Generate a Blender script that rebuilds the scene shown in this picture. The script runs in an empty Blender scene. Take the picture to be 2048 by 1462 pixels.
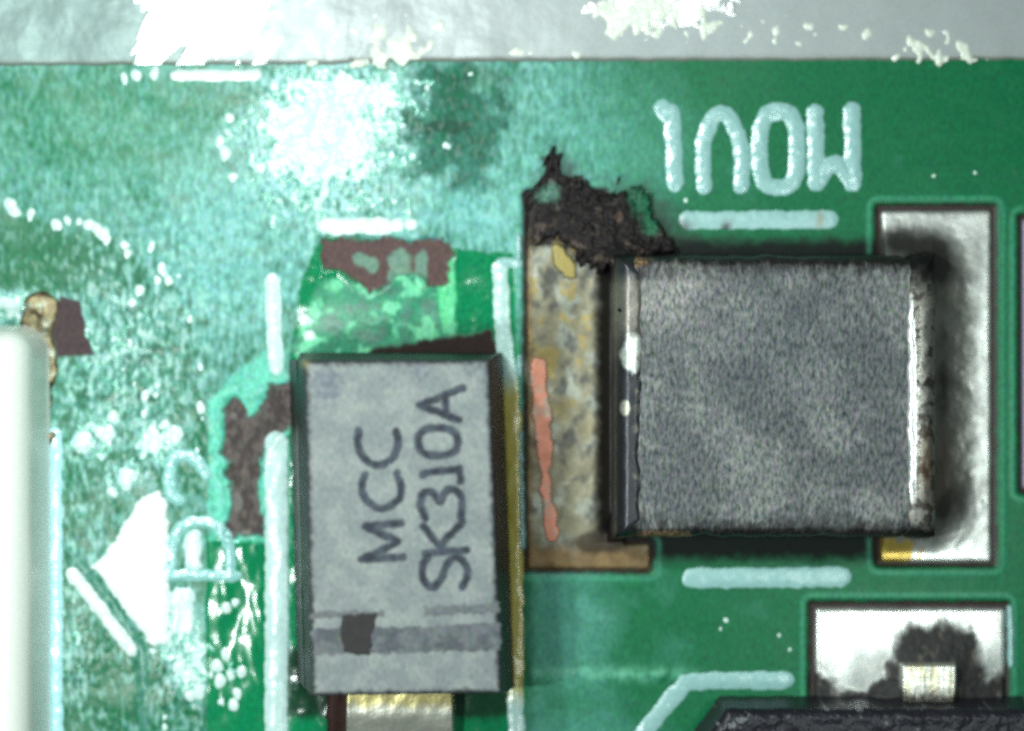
import bpy, math
import numpy as np

# ------------------------------------------------------------------ camera, world, lamps, exposure
sc = bpy.context.scene
sc.unit_settings.system = 'METRIC'
sc.unit_settings.scale_length = 0.001            # one unit is a millimetre
CAM_H = 40.0                                     # camera height over the board
PX = 150.0                                       # photograph pixels per millimetre on the board
cd = bpy.data.cameras.new('camera')
cam = bpy.data.objects.new('camera', cd)
sc.collection.objects.link(cam)
cam.location = (0, 0, CAM_H)
cd.sensor_width = 72.0
cd.lens = 72.0 * CAM_H / (2048 / PX)
cd.clip_start, cd.clip_end = 1.0, 500.0
cd.dof.use_dof = True
cd.dof.focus_distance = CAM_H - 1.0
cd.dof.aperture_fstop = 0.1
sc.camera = cam

w = bpy.data.worlds.new('World'); sc.world = w; w.use_nodes = True
bg = w.node_tree.nodes['Background']
bg.inputs[0].default_value = (0.82, 1.0, 0.98, 1); bg.inputs[1].default_value = 0.13

def lamp(name, x, y, z, size, energy, col=(0.88, 1.0, 0.98)):
    l = bpy.data.lights.new(name, 'AREA'); l.shape = 'DISK'; l.size = size; l.energy = energy; l.color = col
    o = bpy.data.objects.new(name, l); sc.collection.objects.link(o)
    o.location = (x, y, z)
    d = -o.location.copy()
    o.rotation_euler = d.to_track_quat('-Z', 'Y').to_euler()
    return o
# the ring of LEDs round the microscope's lens, nearer and brighter on the left
E0 = 640.0
lamp('led_lamp', -6.3, 6.1, 16, 1.1, E0 * 2.0)
lamp('led_lamp', -3.4, 4.7, 16, 1.1, E0 * 1.1)
lamp('led_lamp', -7.4, -3.8, 16, 1.1, E0 * 2.0)
lamp('led_lamp', 2.8, 6.6, 16, 1.1, E0 * 0.28)
lamp('led_lamp', 6.9, -5.0, 16, 1.1, E0 * 0.34)
lamp('led_lamp', 7.7, -0.6, 16, 1.1, E0 * 0.38)
sc.view_settings.view_transform = 'Standard'
sc.view_settings.look = 'None'
sc.view_settings.exposure = 0.18
sc.view_settings.gamma = 1.0
sc.cycles.max_bounces = 6
sc.cycles.filter_width = 2.2
sc.cycles.use_denoising = False

# ------------------------------------------------------------------ number helpers
def lin(r, g, b):
    f = lambda c: (c / 255 / 12.92) if c / 255 <= 0.04045 else ((c / 255 + 0.055) / 1.055) ** 2.4
    return np.array([f(r), f(g), f(b)])
_T = {}
def gnoise(x, y, seed):
    if seed not in _T:
        a = np.random.RandomState(seed).rand(256, 256) * 2 * math.pi
        _T[seed] = (np.cos(a).astype(np.float32), np.sin(a).astype(np.float32))
    gx, gy = _T[seed]
    xi = np.floor(x).astype(np.int64); yi = np.floor(y).astype(np.int64)
    fx = x - xi; fy = y - yi
    u = fx * fx * fx * (fx * (fx * 6 - 15) + 10); v = fy * fy * fy * (fy * (fy * 6 - 15) + 10)
    def c(dx, dy):
        i, j = (xi + dx) & 255, (yi + dy) & 255
        return gx[i, j] * (fx - dx) + gy[i, j] * (fy - dy)
    a = c(0, 0) * (1 - u) + c(1, 0) * u
    b = c(0, 1) * (1 - u) + c(1, 1) * u
    return 1.5 * (a * (1 - v) + b * v)
def fbm(x, y, size, octs=3, seed=1, sx=1.0, sy=1.0):
    s = 0; amp = 1.0; tot = 0
    for k in range(octs):
        f = 2 ** k / size
        s = s + amp * gnoise(x * f * sx + 17.3 * k, y * f * sy + 9.1 * k, seed + k)
        tot += amp; amp *= 0.55
    return s / tot * 1.4
def sstep(a, b, t):
    t = np.clip((t - a) / (b - a), 0, 1)
    return t * t * (3 - 2 * t)
def blob(x, y, cx, cy, rx, ry, rot=0):
    c, s = math.cos(math.radians(rot)), math.sin(math.radians(rot))
    u = ((x - cx) * c + (y - cy) * s) / rx; v = (-(x - cx) * s + (y - cy) * c) / ry
    return np.exp(-(u * u + v * v))
def rect(x, y, x0, y0, x1, y1, r=0.0):           # positive inside
    qx = np.abs(x - (x0 + x1) / 2) - (x1 - x0) / 2 + r
    qy = np.abs(y - (y0 + y1) / 2) - (y1 - y0) / 2 + r
    return -(np.hypot(np.maximum(qx, 0), np.maximum(qy, 0)) + np.minimum(np.maximum(qx, qy), 0) - r)
def dist(x, y, pts, closed=False):
    best = np.full(np.shape(x), 1e9)
    P = list(pts) + ([pts[0]] if closed else [])
    if len(P) == 1: return np.hypot(x - P[0][0], y - P[0][1])
    for (ax, ay), (bx, by) in zip(P[:-1], P[1:]):
        dx, dy = bx - ax, by - ay
        t = np.clip(((x - ax) * dx + (y - ay) * dy) / (dx * dx + dy * dy + 1e-9), 0, 1)
        best = np.minimum(best, np.hypot(x - ax - t * dx, y - ay - t * dy))
    return best
def poly(x, y, pts):                             # positive inside
    d = dist(x, y, pts, True)
    ins = np.zeros(np.shape(x), bool)
    n = len(pts)
    for i in range(n):
        ax, ay = pts[i]; bx, by = pts[(i + 1) % n]
        if ay == by: continue
        ins ^= ((ay > y) != (by > y)) & (x < (bx - ax) * (y - ay) / (by - ay) + ax)
    return np.where(ins, d, -d)
def chaikin(pts, n=2, closed=False):
    for _ in range(n):
        q = [] if closed else [pts[0]]
        seq = list(pts) + ([pts[0]] if closed else [])
        for (ax, ay), (bx, by) in zip(seq[:-1], seq[1:]):
            q += [(0.75 * ax + 0.25 * bx, 0.75 * ay + 0.25 * by), (0.25 * ax + 0.75 * bx, 0.25 * ay + 0.75 * by)]
        if not closed: q.append(pts[-1])
        pts = q
    return pts
def mixc(c, col, m):
    return c * (1 - m[..., None]) + np.asarray(col) * m[..., None]

# ------------------------------------------------------------------ materials
def material(name, metallic=0.0, fine=40.0, fine_amt=0.25, bump=0.0015, bump_scale=28.0, spec=0.5, coat=0.0, stretch=(1, 1, 1), chroma=0.4):
    m = bpy.data.materials.new(name); m.use_nodes = True
    nt = m.node_tree; N = nt.nodes; L = nt.links
    b = N['Principled BSDF']
    ac = N.new('ShaderNodeAttribute'); ac.attribute_name = 'tint'
    ar = N.new('ShaderNodeAttribute'); ar.attribute_name = 'rough'
    ab = N.new('ShaderNodeAttribute'); ab.attribute_name = 'relief'
    tc = N.new('ShaderNodeTexCoord')
    mp = N.new('ShaderNodeMapping'); mp.inputs['Scale'].default_value = stretch
    L.new(tc.outputs['Object'], mp.inputs[0])
    n1 = N.new('ShaderNodeTexNoise'); n1.inputs['Scale'].default_value = fine; n1.inputs['Detail'].default_value = 3
    L.new(mp.outputs[0], n1.inputs[0])
    md = N.new('ShaderNodeVectorMath'); md.operation = 'MULTIPLY_ADD'          # tint * (1 + grain), slightly different in each channel
    a2 = fine_amt * 4.0
    md.inputs[1].default_value = (a2 * chroma,) * 3; md.inputs[2].default_value = (1 - a2 * 0.5,) * 3
    L.new(n1.outputs['Color'], md.inputs[0])
    ad = N.new('ShaderNodeVectorMath'); ad.operation = 'MULTIPLY_ADD'
    ad.inputs[1].default_value = (a2 * (1 - chroma),) * 3
    L.new(n1.outputs[0], ad.inputs[0]); L.new(md.outputs[0], ad.inputs[2])
    mx = N.new('ShaderNodeVectorMath'); mx.operation = 'MULTIPLY'
    L.new(ac.outputs['Color'], mx.inputs[0]); L.new(ad.outputs[0], mx.inputs[1])
    L.new(mx.outputs[0], b.inputs['Base Color'])
    L.new(ar.outputs['Fac'], b.inputs['Roughness'])
    b.inputs['Metallic'].default_value = metallic
    b.inputs['Specular IOR Level'].default_value = spec
    b.inputs['Coat Weight'].default_value = coat
    n2 = N.new('ShaderNodeTexNoise'); n2.inputs['Scale'].default_value = bump_scale; n2.inputs['Detail'].default_value = 2
    L.new(mp.outputs[0], n2.inputs[0])
    mm = N.new('ShaderNodeMath'); mm.operation = 'MULTIPLY'
    L.new(n2.outputs[0], mm.inputs[0]); L.new(ab.outputs['Fac'], mm.inputs[1])
    bp = N.new('ShaderNodeBump'); bp.inputs['Strength'].default_value = 1.0; bp.inputs['Distance'].default_value = bump
    L.new(mm.outputs[0], bp.inputs['Height'])
    L.new(bp.outputs[0], b.inputs['Normal'])
    return m
M = {
    'mask': material('solder_mask', spec=0.32, fine=24, fine_amt=0.42, bump=0.004, bump_scale=17, stretch=(1.0, 0.55, 1.0)),
    'ink': material('silkscreen_ink', fine=26, fine_amt=0.12, bump=0.003, bump_scale=20, spec=1.0),
    'tin': material('tinned_metal', metallic=0.7, fine=26, fine_amt=0.22, bump=0.004, bump_scale=14),
    'strip': material('dull_tinned_strip', metallic=0.2, spec=0.3, fine=30, fine_amt=0.12, bump=0.002, bump_scale=18),
    'copper': material('bare_copper', metallic=0.5, fine=30, fine_amt=0.12, bump=0.002),
    'epoxy': material('moulded_epoxy', fine=26, fine_amt=0.30, stretch=(1.0, 0.55, 1.0), bump=0.002, bump_scale=26, spec=0.4, chroma=0.25),
    'ceramic': material('sintered_ceramic', fine=20, fine_amt=0.92, bump=0.016, bump_scale=20, stretch=(1.0, 0.5, 1.0), spec=0.4, chroma=0.18),
    'print': material('laser_marking', fine=16, fine_amt=0.45, bump=0.0005, spec=0.3),
    'char': material('charred_residue', fine=18, fine_amt=0.5, bump=0.02, bump_scale=16, spec=0.35),
    'plastic': material('white_plastic', fine=12, fine_amt=0.04, bump=0.0005),
    'flux': material('flux_and_glare', fine=20, fine_amt=0.1, bump=0.001, spec=0.6),  # flux spatter, and the white crust and beads that imitate glare
}

# ------------------------------------------------------------------ heightfield mesh builder
def link(o, parent=None):
    sc.collection.objects.link(o)
    if parent is not None: o.parent = parent
    return o
def sheet(name, X, Y, Z, keep, tint, rough, relief, mat, parent=None, zref=0.0):
    """Grid arrays in photograph pixels (X, Y) and millimetres (Z) to one mesh; zref is the height of the plane on which X, Y were measured."""
    s = (CAM_H - zref) / CAM_H / PX
    ny, nx = X.shape
    idx = -np.ones(ny * nx, np.int64)
    q = keep[:-1, :-1] & keep[1:, :-1] & keep[:-1, 1:] & keep[1:, 1:]
    used = np.zeros((ny, nx), bool)
    used[:-1, :-1] |= q; used[1:, :-1] |= q; used[:-1, 1:] |= q; used[1:, 1:] |= q
    u = used.ravel(); nv = int(u.sum()); idx[u] = np.arange(nv)
    co = np.stack([(X.ravel()[u] - 1024) * s, (731 - Y.ravel()[u]) * s, Z.ravel()[u]], 1).astype(np.float32)
    jj, ii = np.nonzero(q)
    a = jj * nx + ii
    F = idx[np.stack([a, a + nx, a + nx + 1, a + 1], 1)].astype(np.int32)
    me = bpy.data.meshes.new(name)
    me.vertices.add(nv); me.vertices.foreach_set('co', co.ravel())
    nf = len(F)
    me.loops.add(nf * 4); me.loops.foreach_set('vertex_index', F.ravel())
    me.polygons.add(nf)
    me.polygons.foreach_set('loop_start', np.arange(0, nf * 4, 4, dtype=np.int32))
    me.polygons.foreach_set('loop_total', np.full(nf, 4, np.int32))
    me.polygons.foreach_set('use_smooth', np.ones(nf, bool))
    me.update()
    c = np.broadcast_to(np.asarray(tint, np.float32), (ny, nx, 3)).reshape(-1, 3)[u]
    at = me.attributes.new('tint', 'FLOAT_COLOR', 'POINT')
    at.data.foreach_set('color', np.concatenate([np.clip(c, 0, 1), np.ones((nv, 1))], 1).astype(np.float32).ravel())
    for nm, v in (('rough', rough), ('relief', relief)):
        at = me.attributes.new(nm, 'FLOAT', 'POINT')
        at.data.foreach_set('value', np.broadcast_to(np.asarray(v, np.float32), (ny, nx)).ravel()[u].copy())
    me.materials.append(M[mat])
    return link(bpy.data.objects.new(name, me), parent)
def grid(x0, y0, x1, y1, step):
    return np.meshgrid(np.arange(x0, x1 + step, step, dtype=float), np.arange(y0, y1 + step, step, dtype=float))
def patch(name, box, step, field, mat, parent=None, height=0.03, edge=8.0, tint=(0.7, 0.7, 0.7), rough=0.4, relief=1.0, zref=0.0, base=None, lump=None, under=0.05, profile='round', lo=4.0):
    """A raised piece whose outline is field() > 0; it rises to HEIGHT over EDGE pixels and its rim dips under what it lies on."""
    X, Y = grid(*box, step)
    d = field(X, Y)
    t = np.clip(d / edge, 0, 1)
    up = np.sqrt(np.clip(1 - (1 - t) ** 2, 0, 1)) if profile == 'round' else 1 - (1 - t) ** 2
    z = np.where(d >= 0, up * height, np.maximum(d / lo, -1) * under)
    if lump is not None: z = z + np.where(d > 0, sstep(0, edge, d), 0) * lump(X, Y, d)
    b = bh(X, Y) if base is None else base(X, Y) if callable(base) else base
    val = lambda f: f(X, Y, d) if callable(f) else f
    return sheet(name, X, Y, b + z, d > -lo - 0.01, val(tint), val(rough), val(relief), mat, parent, zref)
def tag(o, label=None, cat=None, group=None, kind=None):
    for k, v in (('label', label), ('category', cat), ('group', group), ('kind', kind)):
        if v: o[k] = v
    return o
def empty(name, px, py, label, cat, group=None):
    o = bpy.data.objects.new(name, None); link(o)          # stays at the origin so that its parts keep world coordinates
    o.empty_display_size = 0.2
    return tag(o, label, cat, group)

# ------------------------------------------------------------------ shapes measured off the photograph (pixels)
BARE_LEFT = [(470,788),(488,800),(498,832),(512,826),(524,802),(540,768),(580,762),(592,850),(560,868),(532,895),(522,940),(519,985),(519,1012),(532,1040),(528,1078),(502,1066),(470,1078),(438,1074),(450,1046),(462,1016),(458,965),(446,942),(462,925),(436,908),(448,880),(443,822),(455,800)]
BARE_TOP = [(640,474),(906,478),(900,560),(884,582),(860,570),(845,552),(800,545),(770,572),(738,590),(705,560),(692,545),(648,540)]
BARE_CORNER = [(120,588),(160,600),(192,712),(110,718),(92,640)]
PADS = {  # mask openings
    'right': (1750, 408, 1994, 1134), 'left': (1046, 380, 1216, 1146), 'left_foot': (1046, 1080, 1306, 1146),
    'low': (1616, 1202, 2018, 1480), 'far': (2036, 428, 2200, 988),
}
def opening(x, y):
    d = None
    for r in PADS.values():
        e = rect(x, y, *r, 8)
        d = e if d is None else np.maximum(d, e)
    return d
def left_field(x, y):
    return poly(x, y, BARE_LEFT) + fbm(x, y, 22, 2, 40) * 5
def top_field(x, y):
    return poly(x, y, BARE_TOP) + fbm(x, y, 40, 3, 45) * 12
def bh(x, y):
    """Height of the solder mask in millimetres at photograph pixels x, y."""
    left = 1 - sstep(900, 1350, x)
    trench = sstep(405, 415, x) * (1 - sstep(1030, 1050, x)) * sstep(480, 560, y) * (0.3 + 0.7 * sstep(720, 800, y))
    z = fbm(x, y, 260, 3, 3) * (0.012 + 0.03 * left)
    z = z + spark(x, y) * (fbm(x, y, 17, 2, 7) * 0.0038 + fbm(x, y, 42, 2, 9) * 0.007)
    z = z + trench * fbm(x, y, 60, 2, 13, 1.3, 0.6) * 0.016
    z = z - 0.035 * sstep(-3, 5, opening(x, y))
    z = z + 0.006 * np.exp(-((opening(x, y) + 10) / 6) ** 2)
    z = z - 0.03 * sstep(0, 6, left_field(x, y)) - 0.03 * sstep(0, 6, top_field(x, y))
    z = z + 0.014 * np.exp(-((left_field(x, y) + 7) / 6) ** 2) + 0.010 * np.exp(-((top_field(x, y) + 7) / 6) ** 2)
    z = z + 0.012 * sstep(410, 418, x) * sstep(1060, 1080, y) * (1 - sstep(520, 535, x))
    z = z - 0.012 * np.exp(-(dist(x, y, [(140,1105),(205,1180),(262,1262),(284,1310),(290,1480)]) / 11) ** 2)
    z = z + 0.012 * blob(x, y, 1150, 1350, 300, 10) 
    return z
def spark(x, y):
    s = 0.42 * (1 - sstep(900, 1300, x)) + 0.03
    s = s + 1.0 * blob(x, y, 670, 270, 170, 150) + 0.55 * blob(x, y, 250, 690, 170, 170)
    s = s + 0.45 * blob(x, y, 330, 900, 160, 130) + 0.5 * blob(x, y, 230, 1250, 150, 200) - 0.2 * blob(x, y, 900, 260, 90, 120)
    s = s + 0.7 * blob(x, y, 380, 1380, 60, 90)
    return s * (1 - 0.9 * sstep(1060, 1085, y) * sstep(405, 415, x) * (1 - sstep(528, 540, x)))

def glare_level(x, y):  # spread of the glare that is painted as haze and white crust
    a = 0.92 * blob(x, y, 690, 255, 150, 130) + 0.55 * blob(x, y, 610, 250, 80, 90) + 0.5 * blob(x, y, 720, 175, 120, 26) + 0.34 * blob(x, y, 590, 380, 120, 110) + 0.22 * blob(x, y, 780, 420, 130, 60) + 0.2 * blob(x, y, 450, 250, 90, 60)
    a = a + 0.75 * blob(x, y, 325, 885, 50, 42) + 0.6 * blob(x, y, 180, 875, 55, 45) + 0.8 * blob(x, y, 385, 1340, 38, 75) + 0.6 * blob(x, y, 345, 1260, 50, 70)
    a = a + 0.62 * blob(x, y, 250, 955, 60, 36) + 0.36 * blob(x, y, 460, 1340, 26, 60) + 0.4 * blob(x, y, 455, 1125, 18, 46) + 0.34 * blob(x, y, 230, 690, 130, 150)
    a = a + 0.9 * blob(x, y, 20, 610, 60, 34) + 0.36 * blob(x, y, 150, 1330, 40, 130)
    return a

# ------------------------------------------------------------------ the board
X, Y = grid(-160, -160, 2210, 1620, 3)
z = bh(X, Y)
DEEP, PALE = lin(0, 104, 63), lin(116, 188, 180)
n1 = fbm(X, Y, 120, 4, 11); n2 = fbm(X, Y, 30, 3, 15); n3 = fbm(X, Y, 11, 2, 19, 1.0, 0.45)
lf = (1 - sstep(1000, 1400, X)) * (1 - sstep(1030, 1060, X) * sstep(1100, 1150, Y))
veil = 0.56 * (1 - sstep(1000, 1480, X + n1 * 60)) * (1 - 0.3 * sstep(560, 900, Y))  # pale glare veil painted into the board colour, strongest at left
veil = veil * (1 - 0.75 * sstep(1030, 1060, X) * sstep(1100, 1150, Y))
veil = veil + 0.30 * blob(X, Y, 1180, 340, 220, 180) - 0.12
veil = veil + sstep(1040, 1080, X) * sstep(1130, 1150, Y) * (0.27 * (1 - sstep(1120, 1420, X)) + 0.04)
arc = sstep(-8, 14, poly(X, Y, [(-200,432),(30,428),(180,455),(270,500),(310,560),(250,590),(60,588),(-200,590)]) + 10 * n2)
veil = veil - 0.45 * arc * (1 - sstep(200, 340, X) * 0.5) - 0.25 * blob(X, Y, 60, 190, 150, 50) - 0.22 * blob(X, Y, 380, 720, 70, 100)
veil = veil - 0.28 * blob(X, Y, 440, 230, 170, 60) + 0.42 * blob(X, Y, 460, 500, 170, 200) + 0.35 * blob(X, Y, 920, 440, 130, 80)
veil = veil - 0.30 * blob(X, Y, 210, 297, 220, 20, 5) - 0.28 * blob(X, Y, 210, 1380, 130, 160) - 0.2 * blob(X, Y, 250, 1000, 110, 80)
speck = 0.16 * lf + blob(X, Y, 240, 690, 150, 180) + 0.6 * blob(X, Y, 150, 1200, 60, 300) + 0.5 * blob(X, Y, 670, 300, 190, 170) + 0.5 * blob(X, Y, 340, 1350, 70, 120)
veil = veil + 0.24 * n1 + 0.34 * n2 * lf + (0.05 + 0.11 * lf + 0.55 * np.clip(speck, 0, 1)) * n3 * (1 - sstep(1100, 1700, X)) + 0.2 * fbm(X, Y, 9, 1, 290, 1.0, 0.4) * lf
veil = np.clip(veil, 0, 1)
tint = mixc(np.broadcast_to(DEEP, X.shape + (3,)), PALE, veil)
gm = np.clip(blob(X, Y, 200, 250, 330, 150) + 0.6 * blob(X, Y, 1250, 300, 200, 150), 0, 1)
tint = mixc(tint, lin(52, 146, 106), gm * 0.5)
hz = sstep(0.12, 0.6, glare_level(X, Y) + 0.14 * n2)  # speckled glare halo, painted pale around the crust
fine = fbm(X, Y, 10, 2, 310, 1.0, 0.6)
tint = mixc(tint, lin(176, 226, 226), hz * np.clip(0.42 + 0.9 * fine, 0, 1) * 0.9)
# scorched, mottled green
m = sstep(0.15, 0.55, blob(X, Y, 905, 250, 115, 140) * 0.95 + 0.45 * fbm(X, Y, 55, 4, 23) - 0.12)
mburn = m
tint = mixc(tint, lin(16, 78, 54), m * np.clip(0.72 + 0.6 * n2 + 0.5 * n3, 0, 1))
m = sstep(0.35, 0.6, blob(X, Y, 900, 255, 50, 20) + 0.7 * blob(X, Y, 975, 290, 16, 26) + 0.3 * n2 - 0.1)
tint = mixc(tint, lin(30, 58, 42), m * 0.6)
m = blob(X, Y, 925, 150, 110, 22) * 0.6 + 0.5 * blob(X, Y, 1010, 150, 30, 26)
tint = mixc(tint, lin(18, 84, 58), np.clip(m, 0, 1) * sstep(-0.4, 0.3, n2))
# grey worn mask right of the white housing, with sparkle painted as specks
m = sstep(0.2, 0.7, blob(X, Y, 230, 700, 170, 190) + 0.5 * n2 - 0.1)
tint = mixc(tint, lin(88, 156, 138), m * 0.4)
m = sstep(0.15, 0.5, n3 + 0.5 * n2) * np.clip(speck, 0, 1)
tint = mixc(tint, lin(186, 220, 210), m * 0.6)
m = sstep(0.15, 0.5, -n3 - 0.6 * n2) * np.clip(speck, 0, 1)
tint = mixc(tint, lin(30, 84, 66), m * 0.6)
m = np.clip(blob(X, Y, 1030, 340, 200, 60) * 0.0, 0, 1)
# thick vivid mask between the outline and the pads
viv = sstep(408, 416, X) * (1 - sstep(545, 560, X)) * sstep(1060, 1085, Y + 8 * n2)
viv = np.maximum(viv, sstep(0, 6, poly(X, Y, [(575,720),(600,560),(640,470),(1030,505),(1040,760),(1000,800),(600,800)]) + 6 * n2))
viv = np.maximum(viv, sstep(0, 8, rect(X, Y, 575, 700, 1045, 1600, 4)))
tint = mixc(tint, lin(10, 126, 80), viv)
# loosened pale mask round the bare patches
tq = sstep(0, 8, poly(X, Y, [(412,800),(470,740),(540,690),(575,700),(578,860),(560,1090),(412,1085)]) + 6 * n2)
tint = mixc(tint, lin(104, 212, 184), tq * np.clip(0.72 + 0.4 * n2, 0, 1))
zone = sstep(0, 14, poly(X, Y, [(575,700),(640,545),(700,560),(912,500),(918,690),(820,700),(740,730),(590,735)]) + 5 * n2)
mot = fbm(X, Y, 46, 3, 31) + 0.3 * n2
tint = mixc(tint, lin(46, 142, 106), zone * 0.9)
tint = mixc(tint, lin(112, 210, 160), zone * sstep(0.02, 0.42, mot) * 0.9)
tint = mixc(tint, lin(72, 112, 98), zone * sstep(0.1, 0.5, -mot) * 0.75)
pl = sstep(0.3, 0.6, blob(X, Y, 895, 590, 20, 75) + 0.15 * n2)
tint = mixc(tint, lin(92, 205, 142), pl)
# bare laminate
lfd = left_field(X, Y); tfd = top_field(X, Y)
bl = sstep(-3, 6, lfd + 5 * n3); bt = sstep(-3, 6, tfd + 6 * n3)
holes = np.clip(blob(X, Y, 718, 518, 18, 18) + blob(X, Y, 745, 530, 12, 18) + blob(X, Y, 800, 520, 30, 28) + blob(X, Y, 845, 525, 12, 28) + blob(X, Y, 812, 560, 40, 16), 0, 1)
tint = mixc(tint, mixc(np.broadcast_to(lin(72, 62, 60), X.shape + (3,)), lin(100, 90, 86), sstep(-0.3, 0.4, n2 + n3)), bl); tint = mixc(tint, lin(92, 70, 68), bt)
tint = mixc(tint, lin(112, 150, 132), bt * sstep(0.35, 0.7, holes + 0.25 * n2) * 0.85)
tint = mixc(tint, lin(126, 124, 118), bl * sstep(0.45, 0.8, blob(X, Y, 476, 1005, 16, 24) + blob(X, Y, 468, 832, 9, 12) + 0.9 * blob(X, Y, 490, 1066, 20, 10) + 0.2 * n2) * 0.8)
bc = sstep(0, 6, poly(X, Y, BARE_CORNER) + 5 * n2)
tint = mixc(tint, lin(74, 58, 60), bc)
# burn beside the diode's top edge; along the varistor burn and painted shadow
burn = sstep(0, 12, poly(X, Y, [(640,730),(760,690),(880,668),(985,655),(1010,700),(1040,900),(1000,960),(960,760),(640,760)]) + 8 * n2)
tint = mixc(tint, lin(40, 24, 20), burn)
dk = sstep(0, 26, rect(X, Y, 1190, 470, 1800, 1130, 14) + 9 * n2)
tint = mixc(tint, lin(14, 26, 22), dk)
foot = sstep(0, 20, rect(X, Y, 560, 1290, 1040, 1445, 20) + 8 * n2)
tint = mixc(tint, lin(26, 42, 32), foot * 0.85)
halo = sstep(-34, 30, poly(X, Y, [(1056,400),(1110,300),(1170,360),(1240,370),(1310,390),(1380,470),(1480,494),(1760,494),(1760,530),(1060,530)]) + 26 * fbm(X, Y, 40, 4, 291))
tint = mixc(tint, lin(26, 34, 30), halo * 0.8)
housing_shadow = sstep(0, 14, rect(X, Y, 40, 640, 100, 1700, 8) + 10 * n2)  # housing's shadow on the board, darkened into the colour
tint = mixc(tint, lin(92, 100, 82), housing_shadow * np.clip(0.7 + 0.6 * n2, 0, 1))
# laminate wall of the mask openings
op = opening(X, Y)
tint = mixc(tint, lin(46, 34, 32), sstep(-5, 4, op + 3 * n2))
lip = np.exp(-((op + 12) / 5) ** 2)
tint = mixc(tint, lin(92, 186, 150), lip * 0.35)
# trace edge right of the diode
ridge = np.exp(-((Y - 1348) / 15) ** 2) * sstep(1050, 1075, X) * (1 - sstep(1340, 1420, X))
tint = mixc(tint, lin(104, 182, 152), np.clip(ridge * (0.55 + 0.7 * n2), 0, 1))
tr = np.exp(-(dist(X, Y, [(150,1120),(205,1185),(262,1262),(284,1310),(290,1480)]) / 13) ** 4)
tint = mixc(tint, lin(62, 132, 112), tr * 0.7)
rough = 0.50 - 0.20 * np.clip(spark(X, Y), 0, 1.2) + 0.06 * n2
rough = rough * (1 - viv) + 0.15 * viv
rough = rough - 0.12 * sstep(1050, 1500, X)
rough = rough * (1 - zone) + 0.34 * zone
for mk in (bl, bt, burn, dk, bc, mburn): rough = rough * (1 - mk) + 0.75 * mk
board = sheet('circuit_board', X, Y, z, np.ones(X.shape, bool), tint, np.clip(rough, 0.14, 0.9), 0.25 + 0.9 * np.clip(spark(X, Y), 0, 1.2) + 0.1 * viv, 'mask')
tag(board, 'worn green circuit board with scorched mask and white silkscreen', None, None, 'structure')

# ------------------------------------------------------------------ tinned strip along the top
def strip_lump(x, y, d):
    return fbm(x, y, 700, 1, 51) * 0.012 + fbm(x, y, 90, 2, 53) * 0.003
def strip_z(x, y): return bh(x, y) + 0.06 + strip_lump(x, y, 0)
def strip_tint(x, y, d):
    c = mixc(np.broadcast_to(lin(168, 174, 173), x.shape + (3,)), lin(132, 152, 148), 1 - sstep(150, 700, x))  # colour darkened at left to offset the stronger lamps there
    return mixc(c, lin(120, 120, 108), np.exp(-(d / 8) ** 2) * 0.7)
def strip_rough(x, y, d):
    r = 0.42 - 0.03 * np.clip(blob(x, y, 440, 60, 140, 110) + blob(x, y, 1330, 0, 150, 70) + 0.6 * blob(x, y, 800, 90, 90, 60), 0, 1)
    return np.clip(r + 0.05 * fbm(x, y, 40, 2, 56), 0.15, 0.6)
st = patch('tinned_strip', (-160, -160, 2210, 136), 3, lambda x, y: 130 - y - 4 * (x > 700) + fbm(x, y, 60, 2, 50) * 2.5 - 0.004 * (x - 300), 'strip', board, height=0.06, edge=9, tint=strip_tint, rough=strip_rough, relief=0.5, lump=strip_lump)
tag(st, 'dull silver tinned strip with white glints along the top edge')

def glare_streak(x, y):  # slanted glare on the strip, added as a patch of brighter metal
    return poly(x, y, [(300,-170),(262,60),(246,128),(556,128),(540,60),(560,-40),(600,-170)]) * 0.5 + fbm(x + 0.7 * y, y, 46, 3, 57, 1.0, 0.28) * 26
sf = patch('glare_fold', (200, -160, 640, 134), 2, lambda x, y: np.minimum(glare_streak(x, y), 127 - y), 'tin', st, height=0.012, edge=16, tint=lin(232, 236, 234), rough=0.30, relief=0.8, base=strip_z, under=0.01, profile='soft', lump=lambda x, y, d: 0.006 * fbm(x + 0.7 * y, y, 50, 2, 58, 1.0, 0.3))
def glare_spot(x, y):  # glare at the top of the strip, added as brighter metal
    return 34 * (blob(x, y, 1330, -30, 150, 95) + 0.45 * blob(x, y, 1270, 20, 50, 34) + 0.4 * blob(x, y, 1400, 0, 60, 40) - 0.55 + 0.5 * fbm(x, y, 44, 3, 59))
sf = patch('glare_splash', (1100, -160, 1580, 120), 2, glare_spot, 'tin', st, height=0.014, edge=12, tint=lin(236, 238, 236), rough=0.32, relief=0.6, base=strip_z, under=0.01, profile='soft', lump=lambda x, y, d: 0.005 * fbm(x, y, 40, 2, 63))

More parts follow.
